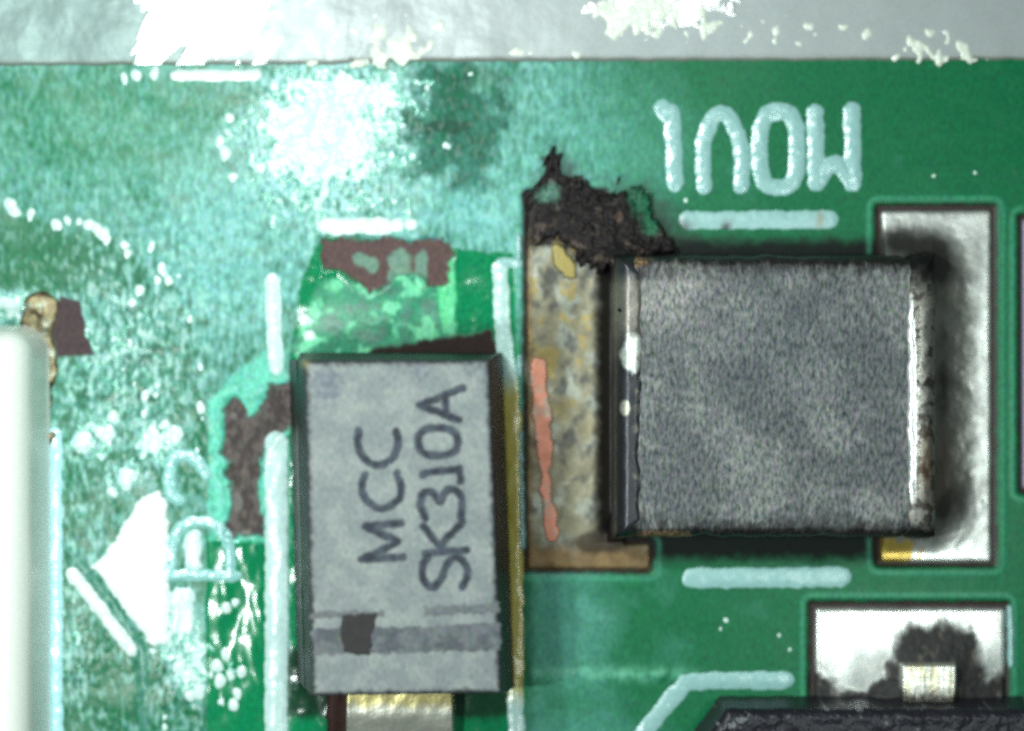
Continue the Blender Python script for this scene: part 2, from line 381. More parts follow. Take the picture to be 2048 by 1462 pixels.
# ------------------------------------------------------------------ silkscreen
INK = lin(150, 194, 190)
def stroke(name, pts, width, closed=False, rag=3.0, seed=60, height=0.022, tint=INK, label=None, smooth=2, rough=0.26, gaps=None, relief=0.4):
    p = chaikin(pts, smooth, closed) if smooth and len(pts) > 2 else pts
    xs = [q[0] for q in p]; ys = [q[1] for q in p]
    mg = width / 2 + 8
    def f(x, y):
        d = width / 2 - dist(x, y, p, closed) + fbm(x, y, 24, 2, seed) * rag
        if gaps is not None: d = np.minimum(d, gaps(x, y))
        return d
    o = patch(name, (min(xs) - mg, min(ys) - mg, max(xs) + mg, max(ys) + mg), 2, f, 'ink', board, height=height, edge=width / 2, profile='soft', tint=tint, rough=rough, relief=relief,
              lump=lambda x, y, d: fbm(x, y, 30, 2, seed + 3) * 0.006)
    if label: tag(o, label)
    return o
def letter(name, strokes, width, label=None, **kw):
    """several strokes joined in one printed character"""
    ps = [chaikin(s, 2, c) if len(s) > 2 else s for s, c in strokes]
    al = [q for s in ps for q in s]
    mg = width / 2 + 8
    seed = kw.get('seed', 60); gaps = kw.get('gaps')
    def f(x, y):
        d = np.full(x.shape, 1e9)
        for s, (_, c) in zip(ps, strokes): d = np.minimum(d, dist(x, y, s, c))
        d = width / 2 - d + fbm(x, y, 20, 3, seed) * kw.get('rag', 3.0)
        return d if gaps is None else np.minimum(d, gaps(x, y))
    o = patch(name, (min(q[0] for q in al) - mg, min(q[1] for q in al) - mg, max(q[0] for q in al) + mg, max(q[1] for q in al) + mg), 2, f, 'ink', board, height=0.024, edge=width / 2, profile='soft',
              tint=kw.get('tint', INK), rough=0.24, relief=0.3, lump=lambda x, y, d: fbm(x, y, 30, 2, seed + 3) * 0.008)
    return tag(o, label)
# MOV1, upside down
letter('silkscreen_letter', [([(1324,216),(1343,240)], False), ([(1343,226),(1346,290),(1350,366)], False)], 36, 'upside-down figure 1 of the MOV1 legend', seed=61)
letter('silkscreen_letter', [([(1408,372),(1406,330),(1404,285),(1424,236),(1444,222),(1466,244),(1484,296),(1484,340),(1482,370)], False)], 34, 'upside-down V of the MOV1 legend', seed=64)
letter('silkscreen_letter', [([(1519,300),(1519,262),(1532,226),(1557,222),(1582,226),(1594,262),(1594,300),(1594,340),(1582,372),(1557,376),(1532,372),(1519,340)], True)], 36, 'letter O of the MOV1 legend', seed=67)
letter('silkscreen_letter', [([(1630,224),(1633,366)], False), ([(1704,222),(1706,366)], False), ([(1634,364),(1652,338),(1668,326),(1684,334),(1706,364)], False)], 36, 'upside-down M of the MOV1 legend', seed=70)
def top_bar(x, y, d):
    c = np.broadcast_to(INK, x.shape + (3,))
    c = mixc(c, lin(150, 128, 92), 0.6 * blob(x, y, 1640, 440, 8, 22)); return mixc(c, lin(70, 64, 70), np.clip(blob(x, y, 1452, 455, 10, 14, 30) + blob(x, y, 1360, 455, 22, 18), 0, 1))
stroke('silkscreen_line', [(1375,440),(1660,440)], 37, tint=top_bar, seed=73, label='printed bar above the grey varistor', rough=0.35)
stroke('silkscreen_line', [(1386,1156),(1682,1154)], 42, seed=76, label='printed bar below the grey varistor', rough=0.3)
stroke('silkscreen_line', [(1262,1500),(1366,1366),(1400,1362),(1570,1360)], 36, seed=79, smooth=1, label='bent printed outline at the black chip corner')
stroke('silkscreen_line', [(110,870),(112,1480)], 30, seed=82, label='printed outline beside the white housing', tint=lin(170, 222, 226))
stroke('silkscreen_line', [(545,562),(548,640),(552,735)], 32, seed=85, tint=lin(206, 230, 226), label='short upper piece of the outline left of the diode')
stroke('silkscreen_line', [(552,885),(553,1100),(552,1500)], 46, seed=88, label='long lower piece of the outline left of the diode', tint=lin(200, 228, 224), height=0.045)
def right_line(x, y, d):
    c = np.broadcast_to(lin(180, 214, 206), x.shape + (3,))
    s = sstep(740, 800, y) * (1 - sstep(1360, 1420, y))
    return mixc(c, lin(196, 178, 74), s * 0.95)
stroke('silkscreen_line', [(1000,535),(1006,680),(1026,800),(1030,1100),(1032,1480)], 34, seed=91, tint=right_line, label='outline right of the diode, stained olive by flux')
stroke('silkscreen_line', [(1000,527),(1034,527)], 22, seed=94, label='short printed corner above the diode')
stroke('silkscreen_line', [(654,452),(770,452)], 34, seed=97, rag=4, tint=lin(222, 236, 232), label='printed bar above the peeled diode pad')
stroke('silkscreen_line', [(790,450),(794,450)], 27, seed=98, tint=lin(222, 236, 232)); stroke('silkscreen_line', [(820,448),(823,448)], 24, seed=99, tint=lin(222, 236, 232))
stroke('silkscreen_line', [(146,1148),(200,1218),(262,1300)], 27, seed=100, rag=4, tint=lin(222, 236, 232), label='slanting printed line below the arrow')
stroke('silkscreen_line', [(352,151),(512,151)], 24, seed=102, rag=3, tint=lin(226, 238, 234), label='white bar for the glare under the tinned strip')  # edge glare drawn as a white ink bar
stroke('silkscreen_line', [(2019,1216),(2022,1330)], 12, seed=103, label='thin white line for the highlight beside the low solder pad', height=0.04)  # mask edge highlight drawn as a white ink line
stroke('lip_glint', [(1042,868),(1043,980),(1046,1092)], 10, seed=300, rag=4, height=0.05, label='lip of mask beside the dirty pad, its glint put into the colour')  # glints on the mask lip drawn in pale ink
stroke('lip_glint', [(1037,470),(1038,516)], 12, seed=301, rag=4, height=0.05)
stroke('lip_glint', [(1038,715),(1040,752)], 12, seed=302, rag=4, height=0.05)
def arrow(x, y):
    return poly(x, y, [(184,1135),(210,1108),(285,992),(318,984),(335,1010),(338,1140),(340,1285),(300,1290),(255,1225)]) + fbm(x, y, 26, 3, 104) * 7
ar_ = patch('silkscreen_arrow', (160, 960, 370, 1320), 2, arrow, 'ink', board, height=0.035, edge=14, tint=lin(232, 240, 238), rough=0.3, relief=1.0, lump=lambda x, y, d: fbm(x, y, 70, 2, 105) * 0.006)
tag(ar_, 'solid white printed triangle pointing left')
# D2, turned a quarter
worn = lambda x, y: 22 + fbm(x, y, 20, 3, 107) * 26 - 30 * (x > 412) * (y < 1030)
letter('silkscreen_letter', [([(338,1150),(472,1152)], False), ([(340,1150),(342,1090),(360,1050),(400,1040),(440,1050),(460,1090),(462,1150)], False)], 24, 'letter D printed sideways beside the arrow', seed=108, gaps=lambda x, y: 16 + fbm(x, y, 26, 3, 109) * 22, tint=lin(150, 206, 200))
letter('silkscreen_letter', [([(356,1000),(338,985),(338,935),(350,912),(375,908),(400,926),(412,948)], False)], 26, 'half worn figure 2 printed sideways above the D', seed=110, gaps=lambda x, y: 16 + fbm(x, y, 26, 3, 111) * 14, tint=lin(146, 204, 198))
for (bx0, by0, bx1, by1, sd) in ((372,1060,400,1140,112), (345,1175,385,1265,113)):
    p_ = patch('silkscreen_smear', (bx0 - 16, by0 - 16, bx1 + 16, by1 + 16), 2, lambda x, y: rect(x, y, bx0 - 4, by0, bx1 + 4, by1 + 6, 14) + fbm(x, y, 24, 2, sd) * 5, 'ink', board, height=0.025, edge=12, tint=lin(196, 226, 222), rough=0.3)

# ------------------------------------------------------------------ solder pads
SOL = lin(224, 226, 220)
MOVBOX = (1216, 512, 1862, 1072)
def right_pad(x, y): return np.minimum(rect(x, y, 1762, 421, 1983, 1125, 8), 60) + fbm(x, y, 40, 2, 120) * 1.0
def rp_soot(x, y):
    u = rect(x, y, 1500, 448, 1958, 1104, 150) + 20 * fbm(x, y, 70, 4, 121)
    s = sstep(-4, 46, u) * (0.26 + 0.55 * fbm(x, y, 60, 4, 122, 1.0, 0.6) + 0.45 * blob(x, y, 1884, 800, 16, 330))
    s = s + 1.1 * blob(x, y, 1850, 505, 62, 66) + 0.7 * blob(x, y, 1905, 1010, 50, 60) + 0.5 * blob(x, y, 1790, 480, 30, 30)
    return np.clip(s, 0, 1)
def rp_tint(x, y, d):
    c = np.broadcast_to(SOL, x.shape + (3,))
    c = mixc(c, lin(146, 146, 138), sstep(-4, 40, rect(x, y, 1500, 440, 1966, 1112, 150) + 22 * fbm(x, y, 50, 4, 127)) * 0.95)
    c = mixc(c, lin(36, 33, 31), rp_soot(x, y) * 0.88)
    c = mixc(c, lin(170, 170, 160), sstep(0.25, 0.6, fbm(x, y, 26, 3, 293, 1.0, 0.6)) * sstep(1890, 1930, x) * 0.6)
    c = mixc(c, lin(104, 88, 74), 0.6 * blob(x, y, 1880, 930, 30, 60))
    return mixc(c, lin(196, 168, 84), sstep(1.0, 0.5, np.hypot((x - 1775) / 62, (y - 1110) / 34) + 0.15 * fbm(x, y, 20, 2, 123)) if False else (1 - sstep(0.7, 1.1, np.hypot((x - 1772) / 66, (y - 1108) / 34) + 0.45 * fbm(x, y, 14, 2, 123, 1, 0.3))))
def rp_lump(x, y, d):
    dx = np.maximum(x - 1862, 0)
    f = 0.22 * np.exp(-dx / 30) * sstep(-30, 60, rect(x, y, 1700, 480, 2100, 1080, 60))
    return f + (0.012 * fbm(x, y, 46, 3, 124)) * sstep(0, 0.3, rp_soot(x, y)) + 0.002 * fbm(x, y, 40, 2, 125)
rp = patch('solder_pad', (1750, 410, 1996, 1136), 2, right_pad, 'tin', board, height=0.06, edge=8, tint=rp_tint, rough=lambda x, y, d: np.clip(0.30 + 0.4 * rp_soot(x, y) + 0.08 * fbm(x, y, 30, 2, 126), 0.2, 0.9), relief=lambda x, y, d: 0.25 + 0.6 * rp_soot(x, y), lump=rp_lump)
tag(rp, 'bright solder pad right of the varistor, sooty towards the part')

def left_pad(x, y):
    a = rect(x, y, 1052, 388, 1250, 1140, 8); b = rect(x, y, 1052, 1086, 1300, 1140, 8)
    return np.minimum(np.maximum(a, b), 60) + fbm(x, y, 30, 2, 130) * 2
def lp_tint(x, y, d):
    n = fbm(x, y, 70, 4, 131); k = fbm(x, y, 40, 3, 135, 1.0, 0.7); q = fbm(x, y, 26, 3, 139)
    c = mixc(np.broadcast_to(lin(124, 118, 98), x.shape + (3,)), lin(148, 150, 138), sstep(-0.1, 0.5, n))
    c = mixc(c, lin(70, 70, 68), sstep(0.05, 0.6, k) * 0.85)
    c = mixc(c, lin(146, 128, 76), sstep(0.1, 0.5, -k + 0.3 * q) * sstep(1000, 600, y) * 0.0 + sstep(0.15, 0.5, -k + 0.3 * q) * (1 - sstep(760, 900, y)) * 0.8)
    c = mixc(c, lin(130, 100, 62), sstep(1075, 1110, y + 10 * q) * 0.75)
    c = mixc(c, lin(104, 82, 52), (1 - sstep(8, 20, d + 6 * q)) * 0.7 * (x < 1110))
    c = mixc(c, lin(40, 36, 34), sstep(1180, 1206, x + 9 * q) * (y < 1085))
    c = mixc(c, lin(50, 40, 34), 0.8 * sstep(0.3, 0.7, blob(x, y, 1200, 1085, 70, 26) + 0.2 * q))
    return mixc(c, lin(34, 28, 26), 1 - sstep(470, 520, y + 40 * q))
lp = patch('solder_pad', (1040, 376, 1312, 1152), 2, left_pad, 'tin', board, height=0.055, edge=8, tint=lp_tint, rough=lambda x, y, d: np.clip(0.52 + 0.12 * fbm(x, y, 40, 2, 141), 0.3, 0.8), relief=0.7, lump=lambda x, y, d: 0.012 * fbm(x, y, 70, 2, 142) + 0.30 * np.exp(-np.maximum(1216 - x, 0) / 14) * sstep(0, 50, rect(x, y, 1100, 520, 1500, 1070, 40)))
tag(lp, 'dirty grey and tan solder pad left of the varistor')
cs = patch('copper_streak', (1050, 690, 1140, 1110), 2, lambda x, y: 24 - 5 * sstep(850, 1000, y) - dist(x, y, [(1076,732),(1082,820),(1092,960),(1104,1070)]) + 9 * fbm(x, y, 40, 3, 145), 'copper', lp, height=0.014, edge=10, tint=lambda x, y, d: mixc(mixc(np.broadcast_to(lin(206, 136, 112), x.shape + (3,)), lin(176, 148, 132), sstep(-0.1, 0.5, fbm(x, y, 40, 3, 148))), lin(120, 116, 106), 1 - sstep(0, 13, d)), rough=0.5, relief=0.5, base=None, lump=lambda x, y, d: 0.068 + 0.004 * fbm(x, y, 40, 2, 146), under=-0.02)
tag(cs, 'bare pink copper streak')
gf = patch('gold_patch', (1090, 480, 1170, 570), 2, lambda x, y: poly(x, y, [(1102,492),(1118,490),(1152,530),(1150,556),(1128,556),(1112,530)]) + 6 + 4 * fbm(x, y, 18, 2, 147), 'copper', lp, height=0.02, edge=8, tint=lambda x, y, d: mixc(np.broadcast_to(lin(150, 134, 76), x.shape + (3,)), lin(128, 124, 104), 1 - sstep(0, 12, d)), rough=0.5, relief=0.6, lump=lambda x, y, d: 0.075 + 0 * x, under=-0.02)

def low_soot(x, y):
    s = sstep(0, 26, poly(x, y, [(1740,1470),(1752,1350),(1785,1262),(1812,1236),(1850,1240),(1900,1232),(1935,1248),(1958,1262),(1985,1330),(2004,1400),(2006,1470)]) + 15 * fbm(x, y, 30, 4, 150, 1.0, 0.6))
    s2 = sstep(0, 24, y - 1336 + 24 * fbm(x, y, 50, 3, 152) - 46 * blob(x, y, 1710, 1380, 46, 60))
    return np.clip(np.maximum(s, s2), 0, 1)
def low_tint(x, y, d):
    c = mixc(np.broadcast_to(SOL, x.shape + (3,)), lin(44, 42, 42), low_soot(x, y) * 0.96)
    return mixc(c, lin(120, 112, 100), low_soot(x, y) * sstep(0.25, 0.6, fbm(x, y, 22, 3, 154, 1, 0.5)) * 0.6)
lw = patch('solder_pad', (1606, 1196, 2024, 1500), 2, lambda x, y: np.minimum(rect(x, y, 1630, 1216, 2010, 1520, 8), 60) + fbm(x, y, 40, 2, 155), 'tin', board, height=0.06, edge=8, tint=low_tint, rough=lambda x, y, d: 0.27 + 0.45 * low_soot(x, y), relief=lambda x, y, d: 0.3 + 1.2 * low_soot(x, y),
           lump=lambda x, y, d: 0.16 * sstep(1240, 1330, y) * blob(x, y, 1860, 1400, 110, 140) + 0.02 * low_soot(x, y) * fbm(x, y, 30, 3, 156) + 0.004 * fbm(x, y, 90, 2, 157))
tag(lw, 'bright solder pad under the black chip lead')
fr = patch('solder_pad', (2034, 424, 2216, 992), 3, lambda x, y: rect(x, y, 2043, 436, 2190, 980, 8), 'tin', board, height=0.05, edge=6, tint=lin(130, 122, 140), rough=0.45)
tag(fr, 'purplish solder pad cut off by the right edge')
# tinned land beside the white housing
def land_tint(x, y, d):
    q = fbm(x, y, 40, 4, 160); c = mixc(np.broadcast_to(lin(140, 128, 96), x.shape + (3,)), lin(92, 74, 62), sstep(-0.05, 0.4, q))
    return mixc(c, lin(170, 176, 160), sstep(0.12, 0.5, -q) * 0.8)
ld = patch('solder_pad', (30, 560, 180, 1500), 2, lambda x, y: rect(x, y, 44, 590, 112 + 10 * fbm(x, y, 90, 2, 163), 900, 20) - 30 * sstep(700, 900, y) * (0.4 + fbm(x, y, 50, 3, 164)) + 9 * fbm(x, y, 60, 3, 161), 'tin', board, height=0.05, edge=12, tint=land_tint, rough=0.5, relief=1.5, lump=lambda x, y, d: 0.03 * fbm(x, y, 50, 3, 162))
tag(ld, 'tan stained solder land beside the white housing')
dp = patch('solder_pad', (640, 1380, 960, 1600), 2, lambda x, y: rect(x, y, 652, 1380, 860, 1620, 8) + 6 * fbm(x, y, 40, 3, 294), 'tin', board, height=0.04, edge=8, tint=lin(60, 40, 36), rough=0.6)
tag(dp, 'dark stained pad under the diode lead')

# ------------------------------------------------------------------ diode
DZ = 2.0
di = empty('rectifier_diode', 800, 1060, 'grey moulded diode printed MCC SK310A with a dark band', 'diode')
TOP = [(608,722),(979,720),(1003,1386),(624,1392)]
def dio_field(x, y): return poly(x, y, TOP) - 0
X, Y = grid(536, 660, 1062, 1452, 2)
d = dio_field(X, Y) + fbm(X, Y, 20, 2, 170) * 0.8
oy = np.maximum(np.maximum(720 - Y, Y - 1392), 0); ox = np.maximum(X - 980 - (Y - 720) * 0.036, 0)
d = np.where(d < 0, np.minimum(d, -np.maximum(2.0 * oy, 1.4 * ox)), d)
d = np.where((d < 0) & (X < 612 + (Y - 720) * 0.024) & (oy <= 0), d * 0.66, d)
# rounded shoulder, then a drafted side wall
R = 7.0
topz = np.where(d > R, DZ, DZ - (R - np.sqrt(np.clip(R * R - (R - np.clip(d, 0, R)) ** 2, 0, None))) / PX)
wall = DZ - R / PX + np.minimum(d, 0) / 34.0 * (DZ - 0.1) + 0.10 * np.exp(-((d + 18) / 3.0) ** 2)
z = np.where(d > 0, topz, wall)
z = z - 0.02 * sstep(0.35, 0.8, blob(X, Y, 960, 745, 40, 22) + 0.4 * fbm(X, Y, 16, 2, 171)) * (d > 0)
n = fbm(X, Y, 60, 4, 172); q = fbm(X, Y, 14, 3, 176)
c = mixc(np.broadcast_to(lin(118, 124, 124), X.shape + (3,)), lin(134, 139, 136), sstep(-0.3, 0.4, n))  # grey top has its sheen painted in; sides keep the black epoxy
c = mixc(c, lin(80, 86, 104), sstep(0.3, 0.7, 0.8 * blob(X, Y, 650, 770, 40, 40) + 0.7 * blob(X, Y, 840, 740, 30, 25) + 0.5 * blob(X, Y, 960, 740, 40, 20) + 0.55 * q) * 0.6)
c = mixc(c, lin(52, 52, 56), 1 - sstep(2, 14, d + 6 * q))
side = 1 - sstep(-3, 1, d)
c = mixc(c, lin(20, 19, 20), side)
c = mixc(c, lin(92, 96, 92), side * (X < 640) * np.exp(-((d + 19) / 4) ** 2) * sstep(840, 880, Y) * (1 - sstep(1140, 1200, Y)) * 0.9)  # gloss streak on the left side painted into the colour
c = mixc(c, lin(150, 140, 96), blob(X, Y, 606, 726, 12, 10) * 0.8)
rgh = np.where(d > 0, 0.55, 0.5)
sheet('body', X, Y, z, d > -36, c, rgh, np.where(d > 0, 1.0, 0.6), 'epoxy', di, zref=DZ)
def mark(name, fields, box, colr, parent, lift=0.006, label=None, fade=None, wear=6, seed=180):
    def f(x, y):
        dd = fields(x, y) + fbm(x, y, 16, 3, seed) * wear
        return dd
    o = patch(name, box, 1.5, f, 'print', parent, height=lift, edge=2, tint=colr, rough=0.6, relief=0.5, zref=DZ, base=DZ, under=0.01, lo=2)
    if label: tag(o, label)
    return o
def lines(x, y, L, wd):
    d = np.full(x.shape, 1e9)
    for p, cl in L:
        d = np.minimum(d, dist(x, y, chaikin(p, 2, cl) if len(p) > 2 else p, cl))
    return wd / 2 - d
PRT = lambda x, y, d: mixc(mixc(np.broadcast_to(lin(62, 68, 78), x.shape + (3,)), lin(36, 40, 50), sstep(-0.3, 0.3, fbm(x, y, 30, 3, 184))), lin(92, 98, 102), 1 - sstep(0, 4.5, d))
CH = [
    ('C', [([(718,862),(713,885),(722,912),(745,930),(765,930),(788,914),(798,888),(792,862)], False)]),
    ('C', [([(730,950),(722,968),(728,998),(750,1016),(772,1018),(796,1002),(804,976),(794,948)], False)]),
    ('M', [([(730,1052),(802,1046)], False), ([(724,1118),(806,1114)], False), ([(732,1054),(764,1068),(796,1082)], False), ([(796,1082),(764,1100),(728,1116)], False)]),
    ('A', [([(840,810),(926,776)], False), ([(840,810),(918,840)], False), ([(890,790),(892,828)], False)]),
    ('0', [([(834,884),(842,860),(874,854),(908,860),(918,882),(910,906),(878,912),(844,908)], True)]),
    ('1', [([(846,950),(848,944),(918,938)], False), ([(918,938),(921,962)], False)]),
    ('3', [([(850,1036),(838,1008),(846,984),(866,982),(880,1010),(888,984),(908,974),(926,996),(922,1036)], False)]),
    ('K', [([(850,1106),(932,1100)], False), ([(846,1052),(886,1100)], False), ([(926,1044),(878,1092)], False)]),
    ('S', [([(858,1112),(842,1130),(846,1164),(866,1178),(884,1158),(894,1124),(914,1110),(934,1128),(936,1154),(924,1174)], False)]),
]
for i, (nm, L) in enumerate(CH):
    al = [q_ for p, _ in L for q_ in p]
    mark('marking_letter', lambda x, y: lines(x, y, L, 17.5), (min(a[0] for a in al) - 14, min(a[1] for a in al) - 14, max(a[0] for a in al) + 14, max(a[1] for a in al) + 14), PRT, di, label='printed character ' + nm, wear=2.5, seed=186 + i)
mark('cathode_band', lambda x, y: np.minimum(poly(x, y, [(622,1258),(760,1256),(1000,1244),(1001,1300),(630,1310)]), 12), (610, 1230, 1010, 1320), lambda x, y, d: mixc(np.broadcast_to(lin(98, 101, 104), x.shape + (3,)), lin(78, 82, 86), sstep(-0.3, 0.3, fbm(x, y, 40, 3, 197))), di, 0.004, 'dark grey band across the diode', wear=6, seed=198)
mark('band_streak', lambda x, y: np.minimum(poly(x, y, [(848,1214),(998,1206),(998,1226),(850,1232)]), 7), (840, 1196, 1006, 1240), lin(98, 102, 104), di, 0.004, wear=6, seed=200)
mark('band_streak', lambda x, y: np.minimum(poly(x, y, [(622,1224),(770,1220),(770,1234),(622,1238)]), 5), (616, 1206, 780, 1248), lin(100, 101, 103), di, 0.004, wear=6, seed=202)
mark('ejector_mark', lambda x, y: poly(x, y, [(682,1230),(756,1226),(745,1270),(740,1312),(688,1306),(680,1270)]), (670, 1214, 768, 1324), lin(40, 37, 37), di, 0.010, 'dark square mark on the band', wear=4, seed=204)
def lead_tint(x, y, d):
    return mixc(np.broadcast_to(lin(206, 204, 190), x.shape + (3,)), lin(190, 176, 112), (1 - sstep(1400, 1424, y + 8 * fbm(x, y, 30, 3, 206))) * 0.9)
patch('lead', (680, 1360, 920, 1560), 2, lambda x, y: rect(x, y, 690, 1340, 908, 1540, 6), 'tin', di, height=0.42, edge=5, tint=lead_tint, rough=0.38, relief=1.2, base=0.0, zref=0.4, lump=lambda x, y, d: -0.10 * sstep(1420, 1500, y) + 0.012 * fbm(x, y, 50, 2, 207), lo=8, under=0.4)

# ------------------------------------------------------------------ varistor
VZ = 1.0
va = empty('chip_varistor', 1520, 790, 'square grey speckled chip varistor with soldered metal ends', 'varistor')
X, Y = grid(1190, 490, 1890, 1100, 2)
d = rect(X, Y, 1236, 512, 1846, 1074, 48) + fbm(X, Y, 60, 3, 210) * 5
R = 22.0
z = np.where(d > 0, VZ - (R - np.sqrt(np.clip(R * R - (R - np.clip(d, 0, R)) ** 2, 0, None))) / PX * 1.6, VZ - R / PX * 1.6 + d / 10.0 * 0.8)
z = z + 0.006 * fbm(X, Y, 40, 2, 211)
n = fbm(X, Y, 130, 3, 212); q = fbm(X, Y, 18, 3, 215, 1, 0.5)
c = mixc(np.broadcast_to(lin(86, 89, 90), X.shape + (3,)), lin(116, 118, 116), sstep(-0.3, 0.5, n + 0.3 * q))
c = mixc(c, lin(150, 146, 142), 0.5 * blob(X, Y, 1340, 590, 110, 80))
c = mixc(c, lin(68, 74, 80), 0.5 * blob(X, Y, 1560, 700, 160, 140))
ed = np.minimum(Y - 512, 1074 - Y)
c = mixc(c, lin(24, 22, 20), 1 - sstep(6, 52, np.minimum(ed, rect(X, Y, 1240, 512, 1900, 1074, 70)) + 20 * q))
c = mixc(c, lin(120, 96, 70), 0.8 * sstep(0.3, 0.7, blob(X, Y, 1270, 520, 30, 16) + blob(X, Y, 1335, 1072, 60, 12) + 0.25 * q))
sheet('body', X, Y, z, d > -11, c, 0.55, 1.0, 'ceramic', va, zref=VZ)
def cap(x0, x1, tintf, rough, lump, label, R=30.0):
    X, Y = grid(x0 - 16, 480, x1 + 16, 1104, 2)
    hx = (0, 60) if x0 < 1400 else (60, 0)
    d = rect(X, Y, x0 - hx[1], 508, x1 + hx[0], 1078, 54) + fbm(X, Y, 50, 3, 220) * 5
    d = np.minimum(d, ((x1 - X) if x0 < 1400 else (X - x0)) + fbm(X, Y, 44, 3, 221) * 6)
    out = (X - x0) if x0 < 1400 else (x1 - X)                     # from the outer end inwards
    e = np.minimum(out, rect(X, Y, x0 - hx[1], 508, x1 + hx[0], 1078, 54) + fbm(X, Y, 50, 3, 220) * 5)
    e = np.clip(e, -12, None)
    h = VZ + 0.03
    z = np.where(e > 0, h - (R - np.sqrt(np.clip(R * R - (R - np.clip(e, 0, R)) ** 2, 0, None))) / PX * 1.7, h - R / PX * 1.7 + e / 10 * 0.8)
    inn = (x1 - X) if x0 < 1400 else (X - x0)
    z = z - 0.028 * (1 - sstep(0, 6, inn + fbm(X, Y, 44, 3, 221) * 6)) + lump(X, Y)
    o = sheet('end_cap', X, Y, z, (d > -11) & (((x1 - X) if x0 < 1400 else (X - x0)) + fbm(X, Y, 44, 3, 221) * 6 > 0), tintf(X, Y, d), rough(X, Y) if callable(rough) else rough, np.where((X > 1800) & (X < 1838), 0.1, 0.8), 'tin', va, zref=VZ)
    return tag(o, label)
def lc_tint(x, y, d):
    q = fbm(x, y, 30, 3, 222)
    c = np.broadcast_to(lin(66, 66, 70), x.shape + (3,))
    c = mixc(c, lin(140, 134, 126), (1 - sstep(620, 740, y + 40 * q)) * sstep(540, 580, y) * 0.85)
    c = mixc(c, lin(236, 240, 232), np.clip(1 - sstep(0.6, 1.0, np.hypot((x - 1264) / 27, (y - 706) / 46) + 0.2 * q), 0, 1))  # highlights painted as pale spots in the metal colour
    c = mixc(c, lin(200, 200, 180), np.clip(1 - sstep(0.5, 1.0, np.hypot((x - 1250) / 13, (y - 816) / 20)), 0, 1) * 0.9)
    c = mixc(c, lin(150, 146, 134), sstep(-0.1, 0.4, q) * sstep(1262, 1294, x + 14 * q) * 0.8)
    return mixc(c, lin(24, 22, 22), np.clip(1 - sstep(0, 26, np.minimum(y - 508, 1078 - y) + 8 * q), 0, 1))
cap(1230, 1298, lc_tint, lambda x, y: np.clip(0.42 + 0.1 * fbm(x, y, 30, 2, 224), 0.2, 0.7), lambda x, y: 0.012 * fbm(x, y, 60, 2, 225) + 0.03 * blob(x, y, 1262, 706, 24, 44), 'dark metal end with painted highlight spots')
def rc_tint(x, y, d):
    q = fbm(x, y, 34, 3, 228); k = fbm(x, y, 14, 2, 292)
    c = mixc(np.broadcast_to(lin(140, 138, 130), x.shape + (3,)), lin(76, 72, 68), sstep(-0.1, 0.45, q + 0.4 * k))
    c = mixc(c, lin(120, 92, 66), 0.6 * blob(x, y, 1856, 930, 16, 60))
    bar = (1 - sstep(6, 17, np.abs(x - 1819 - (y - 620) * 0.012) + 4 * k + 7 * ((y - 800) / 200) ** 2)) * sstep(560, 640, y + 20 * q) * (1 - sstep(960, 1040, y + 20 * q))  # long highlight painted brighter in the metal colour
    c = mixc(c, lin(238, 240, 236), bar)
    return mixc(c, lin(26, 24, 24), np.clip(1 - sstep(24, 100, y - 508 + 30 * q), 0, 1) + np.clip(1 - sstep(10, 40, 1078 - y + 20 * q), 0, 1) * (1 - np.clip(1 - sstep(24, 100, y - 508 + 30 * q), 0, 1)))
cap(1800, 1876, rc_tint, lambda x, y: np.clip(0.26 + 0.3 * sstep(1838, 1852, x) + 0.4 * (1 - sstep(570, 630, y)) + 0.4 * sstep(970, 1030, y), 0.2, 0.8), lambda x, y: 0.010 * np.exp(-((x - 1822) / 16) ** 2) * sstep(580, 660, y) * (1 - sstep(950, 1040, y)) + 0.03 * sstep(1842, 1858, x) * fbm(x, y, 40, 3, 229), 'soldered metal end with a long bright edge')

# ------------------------------------------------------------------ white housing at the left
HZ = 1.7
X, Y = grid(-160, 560, 130, 1620, 3)
e = rect(X, Y, -500, 656, 50, 2400, 50)
R = 74.0
z = np.where(e > 0, HZ - (R - np.sqrt(np.clip(R * R - (R - np.clip(e, 0, R)) ** 2, 0, None))) / PX * 1.3, HZ - R / PX * 1.3 + e / 14.0 * HZ)
ho = sheet('connector_housing', X, Y, np.maximum(z, -0.05), e > -16, lin(246, 248, 238), 0.35, 0.5, 'plastic', None, zref=HZ)
tag(ho, 'overexposed white plastic connector housing with a rounded corner', 'connector')

# ------------------------------------------------------------------ black chip at the bottom right
CZ = 0.8
ch = empty('black_chip', 1760, 1460, 'black moulded chip with one shiny lead on the low solder pad', 'chip')
X, Y = grid(1360, 1370, 2210, 1640, 2)
e = poly(X, Y, [(1452,1418),(2300,1418),(2300,1900),(1390,1900),(1390,1505)]) + fbm(X, Y, 40, 3, 240) * 2
z = np.where(e > 0, CZ - (24 - np.sqrt(np.clip(576 - (24 - np.clip(e, 0, 24)) ** 2, 0, None))) / PX, CZ - 24 / PX + e / 14 * 0.7)
z = z + 0.02 * fbm(X, Y, 34, 3, 241)
c = mixc(np.broadcast_to(lin(30, 28, 36), X.shape + (3,)), lin(120, 122, 124), sstep(0.45, 0.9, fbm(X, Y, 26, 3, 242) + 0.5 * blob(X, Y, 1460, 1452, 40, 20) + 0.3 * blob(X, Y, 1700, 1420, 30, 10)) * 0.8)
sheet('body', X, Y, z, e > -15, c, 0.4, 1.5, 'epoxy', ch, zref=CZ)
